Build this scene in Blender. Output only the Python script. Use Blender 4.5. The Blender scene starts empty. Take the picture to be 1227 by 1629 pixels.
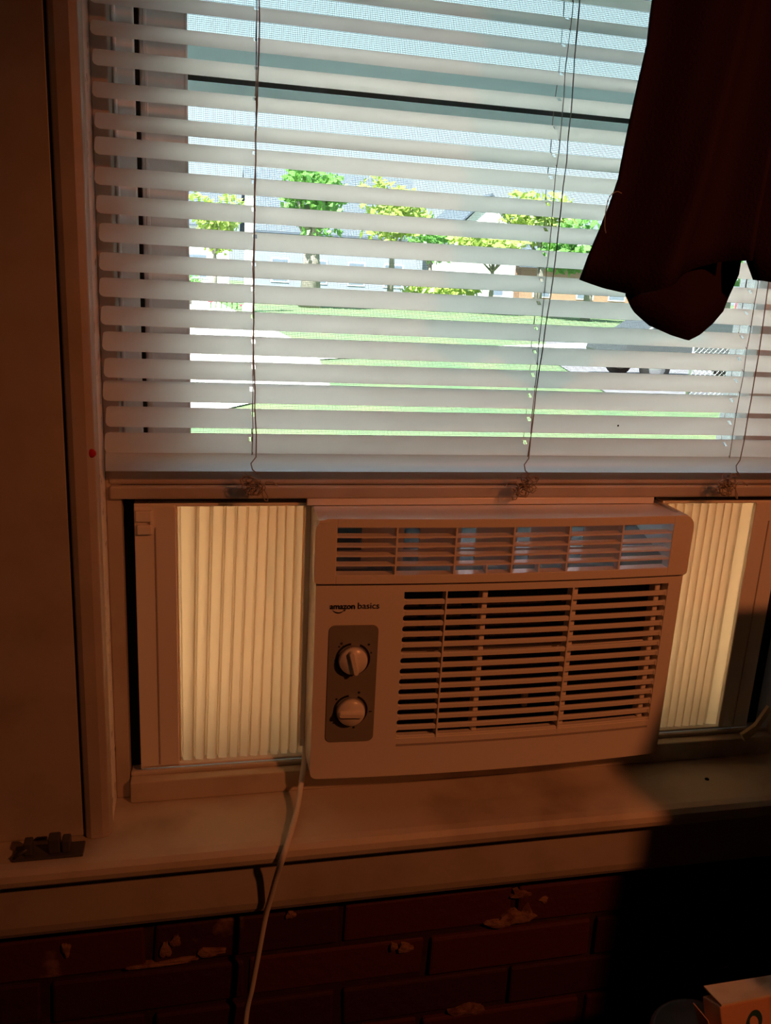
import bpy, bmesh, math, random
from mathutils import Vector, Matrix
random.seed(7)
S = bpy.context.scene
COL = S.collection
R = math.radians

# ------------------------------------------------------------------ camera, sky, sun, lamp light, exposure
cam_d = bpy.data.cameras.new('camera')
cam_d.sensor_fit = 'VERTICAL'
cam_d.sensor_height = 36.0
cam_d.lens = 36.0 * 1358.0 / 1629.0
cam_d.clip_start = 0.02
cam_d.clip_end = 500
cam = bpy.data.objects.new('camera', cam_d)
COL.objects.link(cam)
_r = Vector((0.97612069, -0.21109745, 0.05124709))
_d = Vector((-0.0076734, -0.26927291, -0.96303334))
_f = Vector((0.21709333, 0.93964353, -0.2644627))
_m = Matrix((( _r.x, -_d.x, -_f.x), (_r.y, -_d.y, -_f.y), (_r.z, -_d.z, -_f.z)))
cam.matrix_world = Matrix.Translation((0, -0.785, 1.36)) @ _m.to_4x4()
S.camera = cam

W = bpy.data.worlds.new('sky')
S.world = W
W.use_nodes = True
nt = W.node_tree
nt.nodes.clear()
wo = nt.nodes.new('ShaderNodeOutputWorld')
bg = nt.nodes.new('ShaderNodeBackground')
tc = nt.nodes.new('ShaderNodeTexCoord')
sx = nt.nodes.new('ShaderNodeSeparateXYZ')
rp = nt.nodes.new('ShaderNodeValToRGB')
rp.color_ramp.elements[0].position = 0.0
rp.color_ramp.elements[0].color = (0.80, 0.93, 0.98, 1)
rp.color_ramp.elements[1].position = 0.6
rp.color_ramp.elements[1].color = (0.55, 0.78, 0.98, 1)
nt.links.new(tc.outputs['Generated'], sx.inputs[0])
nt.links.new(sx.outputs['Z'], rp.inputs[0])
nt.links.new(rp.outputs[0], bg.inputs[0])
bg.inputs[1].default_value = 1.8
nt.links.new(bg.outputs[0], wo.inputs[0])

sun_d = bpy.data.lights.new('sun', 'SUN')
sun_d.energy = 32.0
sun_d.angle = R(0.6)
sun_d.color = (1.0, 0.95, 0.86)
sun = bpy.data.objects.new('sun', sun_d)
COL.objects.link(sun)
sun.rotation_euler = Vector((0.40, 0.55, -1.0)).to_track_quat('-Z', 'Y').to_euler()

LAMP_POS = Vector((0.80, -1.05, 1.76))
LAMP_AIM = Vector((0.36, 0.0, 1.06))
LAMP_POWER = 19.5
LAMP_COLOR = (1.0, 0.26, 0.075)

S.view_settings.view_transform = 'Standard'
S.view_settings.look = 'None'
S.view_settings.exposure = 0.0
S.view_settings.gamma = 1.0
S.view_settings.use_curve_mapping = False
S.cycles.use_denoising = True
S.cycles.max_bounces = 14
S.cycles.diffuse_bounces = 9
S.cycles.transmission_bounces = 10
S.cycles.transparent_max_bounces = 24
S.cycles.caustics_reflective = False
S.cycles.caustics_refractive = False
S.cycles.sample_clamp_indirect = 20.0

# ------------------------------------------------------------------ helpers
class MB:
    """collects shapes and links them as one mesh object"""
    def __init__(s): s.v = []; s.f = []; s.sm = []
    def add(s, vs, fs, smooth=False):
        o = len(s.v); s.v += [tuple(v) for v in vs]
        s.f += [tuple(i + o for i in f) for f in fs]; s.sm += [smooth] * len(fs); return s
    def box(s, x0, x1, y0, y1, z0, z1):
        return s.add([(x0,y0,z0),(x1,y0,z0),(x1,y1,z0),(x0,y1,z0),(x0,y0,z1),(x1,y0,z1),(x1,y1,z1),(x0,y1,z1)],
                     [(0,3,2,1),(4,5,6,7),(0,1,5,4),(1,2,6,5),(2,3,7,6),(3,0,4,7)])
    def hexa(s, p):
        return s.add(p, [(0,3,2,1),(4,5,6,7),(0,1,5,4),(1,2,6,5),(2,3,7,6),(3,0,4,7)])
    def prism(s, poly, y0, y1):   # poly of (x,z), counter-clockwise seen from -y; flat caps
        n = len(poly)
        vs = [(x, y0, z) for x, z in poly] + [(x, y1, z) for x, z in poly]
        fs = [tuple(range(n)), tuple(range(2*n-1, n-1, -1))]
        fs += [(i, i+n, (i+1) % n + n, (i+1) % n) for i in range(n)]
        return s.add(vs, fs)
    def extrude_x(s, poly, xs, smooth=False, closed=True, yoff=None):   # poly of (y,z) swept along stations xs
        n = len(poly); vs = []; fs = []
        for x in xs:
            dy = yoff(x) if yoff else 0
            vs += [(x, y + dy, z) for y, z in poly]
        for k in range(len(xs) - 1):
            for i in range(n if closed else n - 1):
                j = (i + 1) % n
                fs.append((k*n+i, k*n+j, (k+1)*n+j, (k+1)*n+i))
        if closed:
            fs.append(tuple(range(n))[::-1]); fs.append(tuple(range((len(xs)-1)*n, len(xs)*n)))
        return s.add(vs, fs, smooth)
    def tube(s, pts, r, n=6, caps=True):
        pts = [Vector(p) for p in pts]; rs = r if isinstance(r, (list, tuple)) else [r] * len(pts)
        vs = []; fs = []; up = Vector((0.31, 0.2, 0.93)).normalized()
        prev = None
        for i, p in enumerate(pts):
            t = (pts[min(i+1, len(pts)-1)] - pts[max(i-1, 0)])
            t = t.normalized() if t.length > 1e-9 else Vector((0,0,1))
            if prev is None:
                a = t.cross(up); a = a.normalized() if a.length > 1e-4 else t.cross(Vector((1,0,0))).normalized()
            else:
                a = prev - t * prev.dot(t); a = a.normalized() if a.length > 1e-6 else t.orthogonal().normalized()
            prev = a; b = t.cross(a)
            for k in range(n):
                q = 2*math.pi*k/n
                vs.append(p + (a*math.cos(q) + b*math.sin(q)) * rs[i])
        for i in range(len(pts)-1):
            for k in range(n):
                fs.append((i*n+k, i*n+(k+1) % n, (i+1)*n+(k+1) % n, (i+1)*n+k))
        if caps:
            fs.append(tuple(range(n))[::-1]); fs.append(tuple(range((len(pts)-1)*n, len(pts)*n)))
        return s.add(vs, fs, True)
    def lathe(s, prof, c=(0,0,0), axis='Z', n=32, smooth=True):   # prof of (r,h)
        vs = []; fs = []
        for r, h in prof:
            for k in range(n):
                q = 2*math.pi*k/n; a, b = r*math.cos(q), r*math.sin(q)
                vs.append({'Z': (c[0]+a, c[1]+b, c[2]+h), 'Y': (c[0]+a, c[1]-h, c[2]+b), 'X': (c[0]+h, c[1]+a, c[2]+b)}[axis])
        for i in range(len(prof)-1):
            for k in range(n):
                fs.append((i*n+k, i*n+(k+1) % n, (i+1)*n+(k+1) % n, (i+1)*n+k))
        fs.append(tuple(range(n))[::-1]); fs.append(tuple(range((len(prof)-1)*n, len(prof)*n)))
        return s.add(vs, fs, smooth)
    def mesh(s, name, mat):
        me = bpy.data.meshes.new(name)
        me.from_pydata(s.v, [], s.f)
        me.polygons.foreach_set('use_smooth', s.sm)
        if mat: me.materials.append(mat)
        bm = bmesh.new(); bm.from_mesh(me); bmesh.ops.recalc_face_normals(bm, faces=bm.faces); bm.to_mesh(me); bm.free()
        me.update()
        return me
    def build(s, name, mat, parent=None, bevel=0, seg=2, label=None):
        o = bpy.data.objects.new(name, s.mesh(name, mat)); COL.objects.link(o)
        if parent: o.parent = parent
        if bevel:
            b = o.modifiers.new('bevel', 'BEVEL'); b.width = bevel; b.segments = seg; b.limit_method = 'ANGLE'; b.angle_limit = R(40)
            b.harden_normals = False
        if label: o['label'] = label
        return o

def thing(name, label, cat, group=None, loc=(0,0,0)):
    o = bpy.data.objects.new(name, None); COL.objects.link(o); o.location = loc; o.empty_display_size = 0.05
    return tag(o, label, cat, group)
def tag(o, label, cat, group=None):
    o['label'] = label; o['category'] = cat
    if group: o['group'] = group
    return o
def struct(o): o['kind'] = 'structure'; return o
def empty_struct(name):
    o = bpy.data.objects.new(name, None); COL.objects.link(o); return struct(o)
def inst(src, name, parent, loc=(0,0,0), rot=None):
    o = src.copy(); o.name = name; COL.objects.link(o); o.parent = parent; o.location = loc
    if rot: o.rotation_euler = rot
    return o

def rrect(x0, x1, z0, z1, r, n=5):
    pts = []
    for cx, cz, a in ((x1-r, z0+r, -90), (x1-r, z1-r, 0), (x0+r, z1-r, 90), (x0+r, z0+r, 180)):
        for k in range(n+1):
            q = R(a + 90*k/n); pts.append((cx + r*math.cos(q), cz + r*math.sin(q)))
    return pts

# ------------------------------------------------------------------ materials
def mat(name, col, rough=0.5, spec=0.4, noise=None, bump=0.0, bscale=60, metallic=0, sheen=0):
    """noise = (scale, second colour, low, high) gives patches of a second colour"""
    m = bpy.data.materials.new(name); m.use_nodes = True
    n = m.node_tree; b = n.nodes['Principled BSDF']
    b.inputs['Base Color'].default_value = (*col, 1); b.inputs['Roughness'].default_value = rough
    b.inputs['Specular IOR Level'].default_value = spec; b.inputs['Metallic'].default_value = metallic
    if sheen: b.inputs['Sheen Weight'].default_value = sheen
    t = n.nodes.new('ShaderNodeTexCoord')
    if noise:
        z = n.nodes.new('ShaderNodeTexNoise'); z.inputs['Scale'].default_value = noise[0]; z.inputs['Detail'].default_value = 6
        r = n.nodes.new('ShaderNodeValToRGB')
        r.color_ramp.elements[0].position = noise[2]; r.color_ramp.elements[0].color = (*col, 1)
        r.color_ramp.elements[1].position = noise[3]; r.color_ramp.elements[1].color = (*noise[1], 1)
        n.links.new(t.outputs['Object'], z.inputs['Vector']); n.links.new(z.outputs['Fac'], r.inputs[0])
        n.links.new(r.outputs[0], b.inputs['Base Color'])
    if bump:
        z = n.nodes.new('ShaderNodeTexNoise'); z.inputs['Scale'].default_value = bscale; z.inputs['Detail'].default_value = 4
        u = n.nodes.new('ShaderNodeBump'); u.inputs['Strength'].default_value = bump; u.inputs['Distance'].default_value = 0.002
        n.links.new(t.outputs['Object'], z.inputs['Vector']); n.links.new(z.outputs['Fac'], u.inputs['Height'])
        n.links.new(u.outputs[0], b.inputs['Normal'])
    return m

def translucent(name, dcol, tcol, fac, rough=0.4, gloss=0.04, noise=None):
    m = bpy.data.materials.new(name); m.use_nodes = True; n = m.node_tree; n.nodes.clear()
    o = n.nodes.new('ShaderNodeOutputMaterial'); d = n.nodes.new('ShaderNodeBsdfDiffuse'); t = n.nodes.new('ShaderNodeBsdfTranslucent')
    g = n.nodes.new('ShaderNodeBsdfGlossy'); g.inputs['Roughness'].default_value = rough
    x = n.nodes.new('ShaderNodeMixShader'); y = n.nodes.new('ShaderNodeMixShader')
    d.inputs[0].default_value = (*dcol, 1); t.inputs[0].default_value = (*tcol, 1)
    x.inputs[0].default_value = fac; y.inputs[0].default_value = gloss
    n.links.new(d.outputs[0], x.inputs[1]); n.links.new(t.outputs[0], x.inputs[2])
    n.links.new(x.outputs[0], y.inputs[1]); n.links.new(g.outputs[0], y.inputs[2]); n.links.new(y.outputs[0], o.inputs[0])
    if noise:
        c = n.nodes.new('ShaderNodeTexCoord'); z = n.nodes.new('ShaderNodeTexNoise'); z.inputs['Scale'].default_value = noise[0]
        z.inputs['Detail'].default_value = 3
        r = n.nodes.new('ShaderNodeValToRGB'); r.color_ramp.elements[0].position = 0.38; r.color_ramp.elements[1].position = 0.62
        r.color_ramp.elements[0].color = (*noise[1], 1); r.color_ramp.elements[1].color = (*tcol, 1)
        n.links.new(c.outputs['Object'], z.inputs['Vector']); n.links.new(z.outputs['Fac'], r.inputs[0]); n.links.new(r.outputs[0], t.inputs[0])
    return m

M = {}
M['paint'] = mat('old_cream_paint', (0.50, 0.45, 0.39), 0.42, 0.45, (14, (0.40, 0.35, 0.29), 0.45, 0.75), 0.35, 45)
M['paint_worn'] = mat('worn_sill_paint', (0.60, 0.55, 0.46), 0.5, 0.4, (9, (0.36, 0.30, 0.24), 0.46, 0.70), 0.4, 35)
M['reveal'] = mat('chipped_white_jamb_paint', (0.90, 0.90, 0.90), 0.5, 0.3, (70, (0.40, 0.38, 0.36), 0.60, 0.66), 0.6, 60)
M['vinyl'] = mat('white_window_vinyl', (0.84, 0.86, 0.88), 0.4, 0.4, (30, (0.70, 0.71, 0.72), 0.5, 0.75))
M['vinyl_t'] = translucent('backlit_sash_vinyl', (0.84, 0.87, 0.88), (0.82, 0.95, 0.95), 0.55)  # translucent copy of the window vinyl, added so the rail glows as backlit
M['gasket'] = mat('black_weatherstrip', (0.012, 0.013, 0.013), 0.8, 0.2)
M['plastic'] = mat('white_appliance_plastic', (0.82, 0.79, 0.75), 0.27, 0.5)
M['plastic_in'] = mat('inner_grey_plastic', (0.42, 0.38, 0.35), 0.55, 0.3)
M['dark_in'] = mat('dark_filter_mesh', (0.045, 0.04, 0.036), 0.8, 0.2, (300, (0.02, 0.018, 0.016), 0.4, 0.6))
M['ctrl'] = mat('grey_control_plate', (0.25, 0.24, 0.22), 0.45, 0.4)
M['ink'] = mat('black_print', (0.012, 0.012, 0.014), 0.5, 0.3)
M['cordw'] = mat('white_power_cord_rubber', (0.74, 0.72, 0.69), 0.5, 0.35)
M['metal'] = mat('zinc_metal', (0.55, 0.55, 0.55), 0.35, 0.5, metallic=1)
M['mortar'] = mat('dark_painted_mortar', (0.045, 0.016, 0.016), 0.85, 0.2, (30, (0.08, 0.04, 0.03), 0.5, 0.8), 0.6, 80)
M['brick'] = mat('dark_red_painted_brick', (0.088, 0.021, 0.025), 0.6, 0.3, (16, (0.22, 0.12, 0.08), 0.66, 0.72), 0.8, 70)
M['brick2'] = mat('deep_maroon_painted_brick', (0.055, 0.015, 0.019), 0.6, 0.3, (13, (0.20, 0.11, 0.07), 0.68, 0.74), 0.8, 70)
M['wall'] = mat('room_wall_paint', (0.50, 0.46, 0.43), 0.8, 0.2, None, 0.2, 30)
M['ceil'] = mat('ceiling_paint', (0.65, 0.62, 0.58), 0.9, 0.1)
M['floor'] = mat('dark_floor_boards', (0.09, 0.05, 0.03), 0.5, 0.3, (6, (0.05, 0.03, 0.02), 0.4, 0.7))
M['slat'] = translucent('off_white_vinyl_slat', (0.84, 0.90, 0.92), (0.95, 0.98, 0.97), 0.62)
M['rail'] = translucent('white_blind_rail', (0.82, 0.87, 0.94), (0.92, 0.97, 1.0), 0.80)
M['string'] = mat('grey_blind_string', (0.30, 0.27, 0.25), 0.8, 0.1)
M['string_d'] = mat('dusty_tangled_string', (0.34, 0.29, 0.24), 0.9, 0.1)
M['pleat'] = translucent('yellowed_pleated_plastic', (0.66, 0.50, 0.32), (0.80, 0.46, 0.20), 0.62)
M['foam'] = translucent('speckled_foam_duct', (0.50, 0.56, 0.66), (0.82, 0.92, 1.0), 0.88, noise=(420, (0.40, 0.54, 0.85)))  # blue of the daylight behind is put into the foam colour
M['cloth'] = mat('dark_maroon_cloth', (0.0200, 0.0062, 0.0135), 0.8, 0.12, None, 0.3, 400)
M['card'] = mat('cream_cardboard', (0.70, 0.62, 0.48), 0.7, 0.2, (40, (0.60, 0.50, 0.36), 0.5, 0.8))
M['card_o'] = mat('lamplit_orange_card', (0.62, 0.33, 0.20), 0.6, 0.3)  # the lamp's orange on the carton is put into the card colour
M['logo_g'] = mat('dark_green_print', (0.02, 0.07, 0.06), 0.6, 0.2)
M['tub'] = mat('grey_plastic_lid', (0.42, 0.42, 0.44), 0.3, 0.5)
M['darkmetal'] = mat('dark_grimy_metal', (0.07, 0.065, 0.07), 0.45, 0.4)
M['red'] = mat('red_paint_spot', (0.55, 0.02, 0.03), 0.4, 0.4)
M['wood'] = mat('brown_stained_wood', (0.10, 0.05, 0.03), 0.45, 0.4, (8, (0.06, 0.03, 0.018), 0.4, 0.7))
M['spot'] = mat('black_speck', (0.01, 0.01, 0.01), 0.8, 0.1)

def glass_mat():
    m = bpy.data.materials.new('window_glass'); m.use_nodes = True; n = m.node_tree; n.nodes.clear()
    o = n.nodes.new('ShaderNodeOutputMaterial'); t = n.nodes.new('ShaderNodeBsdfTransparent'); g = n.nodes.new('ShaderNodeBsdfGlossy')
    t.inputs[0].default_value = (0.93, 0.97, 0.96, 1); g.inputs['Roughness'].default_value = 0.02
    x = n.nodes.new('ShaderNodeMixShader'); f = n.nodes.new('ShaderNodeFresnel'); f.inputs[0].default_value = 1.35
    n.links.new(f.outputs[0], x.inputs[0]); n.links.new(t.outputs[0], x.inputs[1]); n.links.new(g.outputs[0], x.inputs[2])
    n.links.new(x.outputs[0], o.inputs[0]); return m
M['glass'] = glass_mat()
def screen_mat(pitch=0.0018, wire=0.15):
    m = bpy.data.materials.new('insect_screen_mesh'); m.use_nodes = True; n = m.node_tree; n.nodes.clear()
    o = n.nodes.new('ShaderNodeOutputMaterial'); t = n.nodes.new('ShaderNodeBsdfTransparent'); d = n.nodes.new('ShaderNodeBsdfDiffuse')
    d.inputs[0].default_value = (0.16, 0.18, 0.20, 1)
    c = n.nodes.new('ShaderNodeTexCoord'); s = n.nodes.new('ShaderNodeSeparateXYZ'); n.links.new(c.outputs['Object'], s.inputs[0])
    outs = []
    for ax in ('X', 'Z'):
        a = n.nodes.new('ShaderNodeMath'); a.operation = 'MULTIPLY'; a.inputs[1].default_value = 1/pitch
        b = n.nodes.new('ShaderNodeMath'); b.operation = 'FRACT'; l = n.nodes.new('ShaderNodeMath'); l.operation = 'LESS_THAN'; l.inputs[1].default_value = wire
        n.links.new(s.outputs[ax], a.inputs[0]); n.links.new(a.outputs[0], b.inputs[0]); n.links.new(b.outputs[0], l.inputs[0]); outs.append(l)
    mx = n.nodes.new('ShaderNodeMath'); mx.operation = 'MAXIMUM'
    n.links.new(outs[0].outputs[0], mx.inputs[0]); n.links.new(outs[1].outputs[0], mx.inputs[1])
    x = n.nodes.new('ShaderNodeMixShader'); n.links.new(mx.outputs[0], x.inputs[0]); n.links.new(t.outputs[0], x.inputs[1]); n.links.new(d.outputs[0], x.inputs[2])
    n.links.new(x.outputs[0], o.inputs[0]); return m
M['screen'] = screen_mat()

# ------------------------------------------------------------------ room shell
WX0, WX1, WZ0, WZ1 = -0.0862, 0.727, 0.780, 1.86      # window opening
b = MB()
b.box(-1.6, WX0-0.012, 0.0195, 0.26, 0, 2.4); b.box(WX1+0.012, 2.1, 0.0195, 0.26, 0, 2.4)
b.box(WX0-0.012, WX1+0.012, 0.0195, 0.26, 0, 0.755); b.box(WX0-0.012, WX1+0.012, 0.0195, 0.26, WZ1+0.015, 2.4)
wall_front = struct(b.build('wall_front', M['mortar']))
struct(MB().box(-1.7, -1.6, -3.2, 0.26, 0, 2.4).build('wall_left', M['wall']))
struct(MB().box(2.1, 2.2, -3.2, 0.26, 0, 2.4).build('wall_right', M['wall']))
struct(MB().box(-1.7, 2.2, -3.3, -3.2, 0, 2.4).build('wall_back', M['wall']))
struct(MB().box(-1.7, 2.2, -3.3, 0.26, -0.1, 0).build('floor', M['floor']))
struct(MB().box(-1.7, 2.2, -3.3, 0.26, 2.4, 2.5).build('ceiling', M['ceil']))

# painted bricks under the sill, each its own piece
PITCH = 0.0588
proto = {}
for row in range(7):
    z1 = 0.6745 + 0.0588 - row*PITCH - 0.004; z0 = z1 - PITCH + 0.008
    off = (0.0 if row % 2 else 0.105) - 0.02
    for k in range(-2, 5):
        x0 = k*0.212 + off - 0.03 + random.uniform(-.003, .003); x1 = x0 + 0.204
        if x1 < -0.42 or x0 > 0.95: continue
        j = lambda a: random.uniform(-a, a)
        yf = 0.015 + j(0.0022)
        p = [(x0+j(.002), yf+j(.0012), z0+j(.0012)), (x1+j(.002), yf+j(.0012), z0+j(.0012)), (x1, 0.026, z0), (x0, 0.026, z0),
             (x0+j(.002), yf+j(.0012), z1+j(.0012)), (x1+j(.002), yf+j(.0012), z1+j(.0012)), (x1, 0.026, z1), (x0, 0.026, z1)]
        MB().hexa(p).build('brick', random.choice((M['brick'], M['brick2'])), wall_front, 0.003, 2)

M['patch'] = mat('bare_mortar_patch', (0.28, 0.16, 0.105), 0.9, 0.1, (60, (0.14, 0.06, 0.045), 0.45, 0.6), 0.8, 120)
prnd = random.Random(11)
for cx, cz, w, h in ((0.372, 0.628, 0.026, 0.010), (0.352, 0.622, 0.020, 0.006), (0.384, 0.634, 0.010, 0.014), (0.376, 0.661, 0.014, 0.006), (0.405, 0.650, 0.006, 0.006),
                     (-0.036, 0.640, 0.006, 0.010), (-0.025, 0.650, 0.006, 0.008), (0.012, 0.630, 0.018, 0.006), (-0.045, 0.6215, 0.040, 0.0022), (-0.020, 0.6245, 0.020, 0.0025),
                     (0.322, 0.500, 0.022, 0.009), (0.236, 0.603, 0.010, 0.006), (0.222, 0.606, 0.005, 0.005), (-0.138, 0.655, 0.005, 0.009), (0.100, 0.668, 0.006, 0.006)):
    n = 16; ring = []
    for k in range(n):
        a = 2*math.pi*k/n; q = prnd.uniform(0.75, 1.08)*(1.0 + 0.18*math.sin(3*a + cx*90)); ring.append((cx+w*q*math.cos(a), cz+h*q*math.sin(a)))
    vs = [(x, 0.0125, z) for x, z in ring] + [(cx+(x-cx)*0.6, 0.0113+prnd.uniform(0, .0006), cz+(z-cz)*0.6) for x, z in ring] + [(cx, 0.0113, cz)] + [(x, 0.022, z) for x, z in ring]
    fs = [(k, (k+1) % n, n+(k+1) % n, n+k) for k in range(n)] + [(n+k, n+(k+1) % n, 2*n) for k in range(n)] + [(k, 2*n+1+k, 2*n+1+(k+1) % n, (k+1) % n) for k in range(n)]
    MB().add(vs, fs).build('bare_patch', M['patch'], wall_front, label='patch of bare mortar where the paint is gone')

# ------------------------------------------------------------------ casing, jambs, stops, sill, apron
b = MB()
b.box(-0.42, -0.112, 0.003, 0.024, 0.8, 2.0)
trim_left = struct(b.build('trim_1', M['paint'], None, 0.002))
b = MB()     # raised inner bead of the casing
prof = [(-0.1115, 0.004), (-0.110, -0.001), (-0.105, -0.0035), (-0.094, -0.003), (-0.0875, 0.0), (-0.0862, 0.004)]
vs = []; fs = []
for z in (0.8, 2.0):
    vs += [(x, y, z) for x, y in prof] + [(-0.0862, 0.022, z), (-0.1115, 0.022, z)]
n = len(prof) + 2
fs = [(i, (i+1) % n, n+(i+1) % n, n+i) for i in range(n)] + [tuple(range(n)), tuple(range(2*n-1, n-1, -1))]
b.add(vs, fs)
b.build('casing_bead', M['paint'], trim_left, 0.001)
MB().lathe([(0.0001, 0), (0.0040, 0), (0.0030, 0.0004), (0.0001, 0.0006)], (-0.0900, -0.0018, 1.1960), 'Y', 12).build('paint_spot', M['red'], trim_left, label='red paint spot')

jamb = struct(MB().box(WX0-0.011, WX0, 0.022, 0.25, 0.8, WZ1+0.01).build('trim_2', M['reveal'], None, 0.0008))
MB().box(WX0+0.0002, -0.0715, 0.064, 0.104, 0.8, WZ1).build('window_stop', M['paint'], jamb, 0.0015)
jr = struct(MB().box(WX1, WX1+0.011, 0.022, 0.25, 0.8, WZ1+0.01).build('trim_3', M['reveal'], None, 0.0008))
MB().box(0.7123, WX1-0.0002, 0.064, 0.104, 0.8, WZ1).build('window_stop', M['paint'], jr, 0.0015)
struct(MB().box(WX1, 0.98, -0.002, 0.022, 0.8, 2.0).build('trim_4', M['paint'], None, 0.002))
struct(MB().box(-0.42, 0.98, -0.002, 0.022, WZ1+0.012, 2.03).build('trim_5', M['paint'], None, 0.002))
struct(MB().box(WX0, WX1, 0.022, 0.25, WZ1, WZ1+0.012).build('trim_6', M['reveal']))
# sill board with rounded nose, then the apron below it
nose = [(-0.030, 0.776), (-0.038, 0.7775), (-0.0425, 0.782), (-0.044, 0.788), (-0.0425, 0.794), (-0.038, 0.7985), (-0.030, 0.8)]
b = MB(); b.extrude_x(nose + [(0.085, 0.8), (0.085, 0.776)], [-0.52, -0.1, 0.3, 0.7, 1.06])
struct(b.build('trim_7', M['paint_worn'], None, 0.0008))
ap = [(0.022, 0.776), (-0.018, 0.776), (-0.018, 0.715), (-0.016, 0.706), (-0.012, 0.699), (0.022, 0.697)]
struct(MB().extrude_x(ap, [-0.48, 0.3, 1.02]).build('trim_8', M['paint'], None, 0.001))

# ------------------------------------------------------------------ vinyl window: frame, two sashes, panes, screen
win = empty_struct('window_1')
fr = MB()
fr.box(-0.0860, -0.0515, 0.105, 0.24, 0.80, 1.86); fr.box(0.692, 0.7268, 0.105, 0.24, 0.80, 1.86)     # side tracks
fr.box(-0.0705, 0.7115, 0.105, 0.24, 1.83, 1.86)
fr.build('window_frame', M['vinyl'], win, 0.0015)
fr = MB()
fr.box(-0.0706, 0.7113, 0.052, 0.24, 0.8002, 0.8255)          # sill of the vinyl frame
fr.box(-0.0706, 0.7113, 0.064, 0.070, 0.8255, 0.8305)
fr.build('frame_sill', M['paint_worn'], win, 0.0015)
for x0, x1 in ((-0.0515, -0.0483), (0.6888, 0.692)):
    MB().box(x0, x1, 0.112, 0.18, 0.83, 1.83).build('track_gasket', M['gasket'], win)
for x0, x1 in ((-0.0700, -0.0670), (0.7078, 0.7108)):
    MB().box(x0, x1, 0.1000, 0.1045, 1.195, 1.83).build('track_lip', M['vinyl'], win, 0.0012)
ls = MB().box(-0.0480, -0.0047, 0.114, 0.142, 1.128, 1.83).build('lower_sash', M['vinyl'], win, 0.003)
def sash_piece(nm, a, par, bev=0.002, m='vinyl'): return MB().box(*a).build(nm, M[m], par, bev)
sash_piece('stile', (0.6447, 0.6885, 0.114, 0.142, 1.128, 1.83), ls)
sash_piece('stile_bead', (-0.0440, -0.0405, 0.1125, 0.115, 1.19, 1.83), ls, 0.0008)
sash_piece('stile_bead', (-0.0072, -0.0042, 0.1135, 0.130, 1.19, 1.83), ls, 0.0008)
sash_piece('stile_bead', (0.6440, 0.6470, 0.1135, 0.130, 1.19, 1.83), ls, 0.0008)
sash_piece('bottom_rail', (-0.0825, 0.7235, 0.0610, 0.130, 1.1515, 1.1700), ls, 0.003, 'paint')
sash_piece('bottom_rail', (-0.0815, 0.7225, 0.0575, 0.128, 1.1375, 1.1508), ls, 0.002, 'paint')
sash_piece('pane', (-0.0044, 0.6442, 0.1275, 0.1295, 1.1695, 1.825), ls, 0, 'glass')
us = MB().box(-0.0475, 0.6880, 0.148, 0.176, 1.5415, 1.5705).build('upper_sash', M['vinyl_t'], win, 0.002)
sash_piece('rail_gasket', (-0.0470, 0.6875, 0.1520, 0.173, 1.5356, 1.5414), us, 0.001, 'gasket')
sash_piece('rail_lip', (-0.0470, 0.6875, 0.1490, 0.180, 1.5250, 1.5355), us, 0.001, 'vinyl_t')
sash_piece('stile', (-0.0475, -0.0050, 0.148, 0.176, 1.5706, 1.83), us)
sash_piece('stile', (0.6450, 0.6880, 0.148, 0.176, 1.5706, 1.83), us)
sash_piece('pane', (-0.005, 0.645, 0.161, 0.163, 1.5706, 1.83), us, 0, 'glass')
sash_piece('sash_lock_keeper', (0.3085, 0.3435, 0.149, 0.164, 1.5708, 1.5745), us, 0.001, 'metal')
sc = MB().box(-0.050, 0.690, 0.1942, 0.1946, 1.12, 1.83).build('insect_screen', M['screen'], win)
sash_piece('screen_frame', (-0.0512, 0.6917, 0.190, 0.200, 1.118, 1.128), win, 0.001)

# ------------------------------------------------------------------ mini blind
blind = thing('window_blind', 'off white horizontal mini blind hanging half open inside the window', 'blind')
BX0, BX1 = -0.0825, 0.7235
CORDS = (0.0545, 0.3405, 0.5775)
P_SLAT, Z_LOW, D_IN, D_OUT, DZ = 0.02358, 1.5659, 0.040, 0.0588, 0.01626
def slat_mesh():
    xs = [BX0, BX0+0.0012, BX0+0.004, 0.0]
    for c in CORDS: xs += [c-0.0042, c-0.0018, c+0.0018, c+0.0042]
    xs += [0.15, 0.25, 0.45, 0.52, 0.66, BX1-0.004, BX1-0.0012, BX1]
    xs = sorted(xs); rows = 8; vs = []; fs = []
    ny, nz = -DZ, (D_OUT-D_IN); L = math.hypot(ny, nz); ny /= L; nz /= L
    for x in xs:
        e = min(x-BX0, BX1-x); sh = 0.16 if e < 0.0005 else (0.05 if e < 0.002 else 0)
        for r in range(rows+1):
            t = sh + (1-2*sh)*r/rows; c = 0.0034*(1-(2*t-1)**2)
            vs.append((x, D_IN + (D_OUT-D_IN)*t + ny*c, DZ*t + nz*c))
    n = rows + 1
    for k in range(len(xs)-1):
        hole = any(abs(xs[k]-(c-0.0018)) < 1e-6 for c in CORDS)
        for r in range(rows):
            if hole and r in (4, 5): continue
            fs.append((k*n+r, k*n+r+1, (k+1)*n+r+1, (k+1)*n+r))
    return MB().add(vs, fs, True).mesh('slat', M['slat'])
sm = slat_mesh()
for i in range(-11, 17):
    o = bpy.data.objects.new('slat', sm); COL.objects.link(o); o.parent = blind
    o.location = (random.uniform(-.0012, .0012), random.uniform(-.0006, .0006), Z_LOW - i*P_SLAT + random.uniform(-.0005, .0005))
    o.rotation_euler = (random.uniform(-.03, .03), random.uniform(-.0008, .0008), 0)
prof = []
prof = [(0.0385, 1.1712), (0.0352, 1.1712)]
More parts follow.
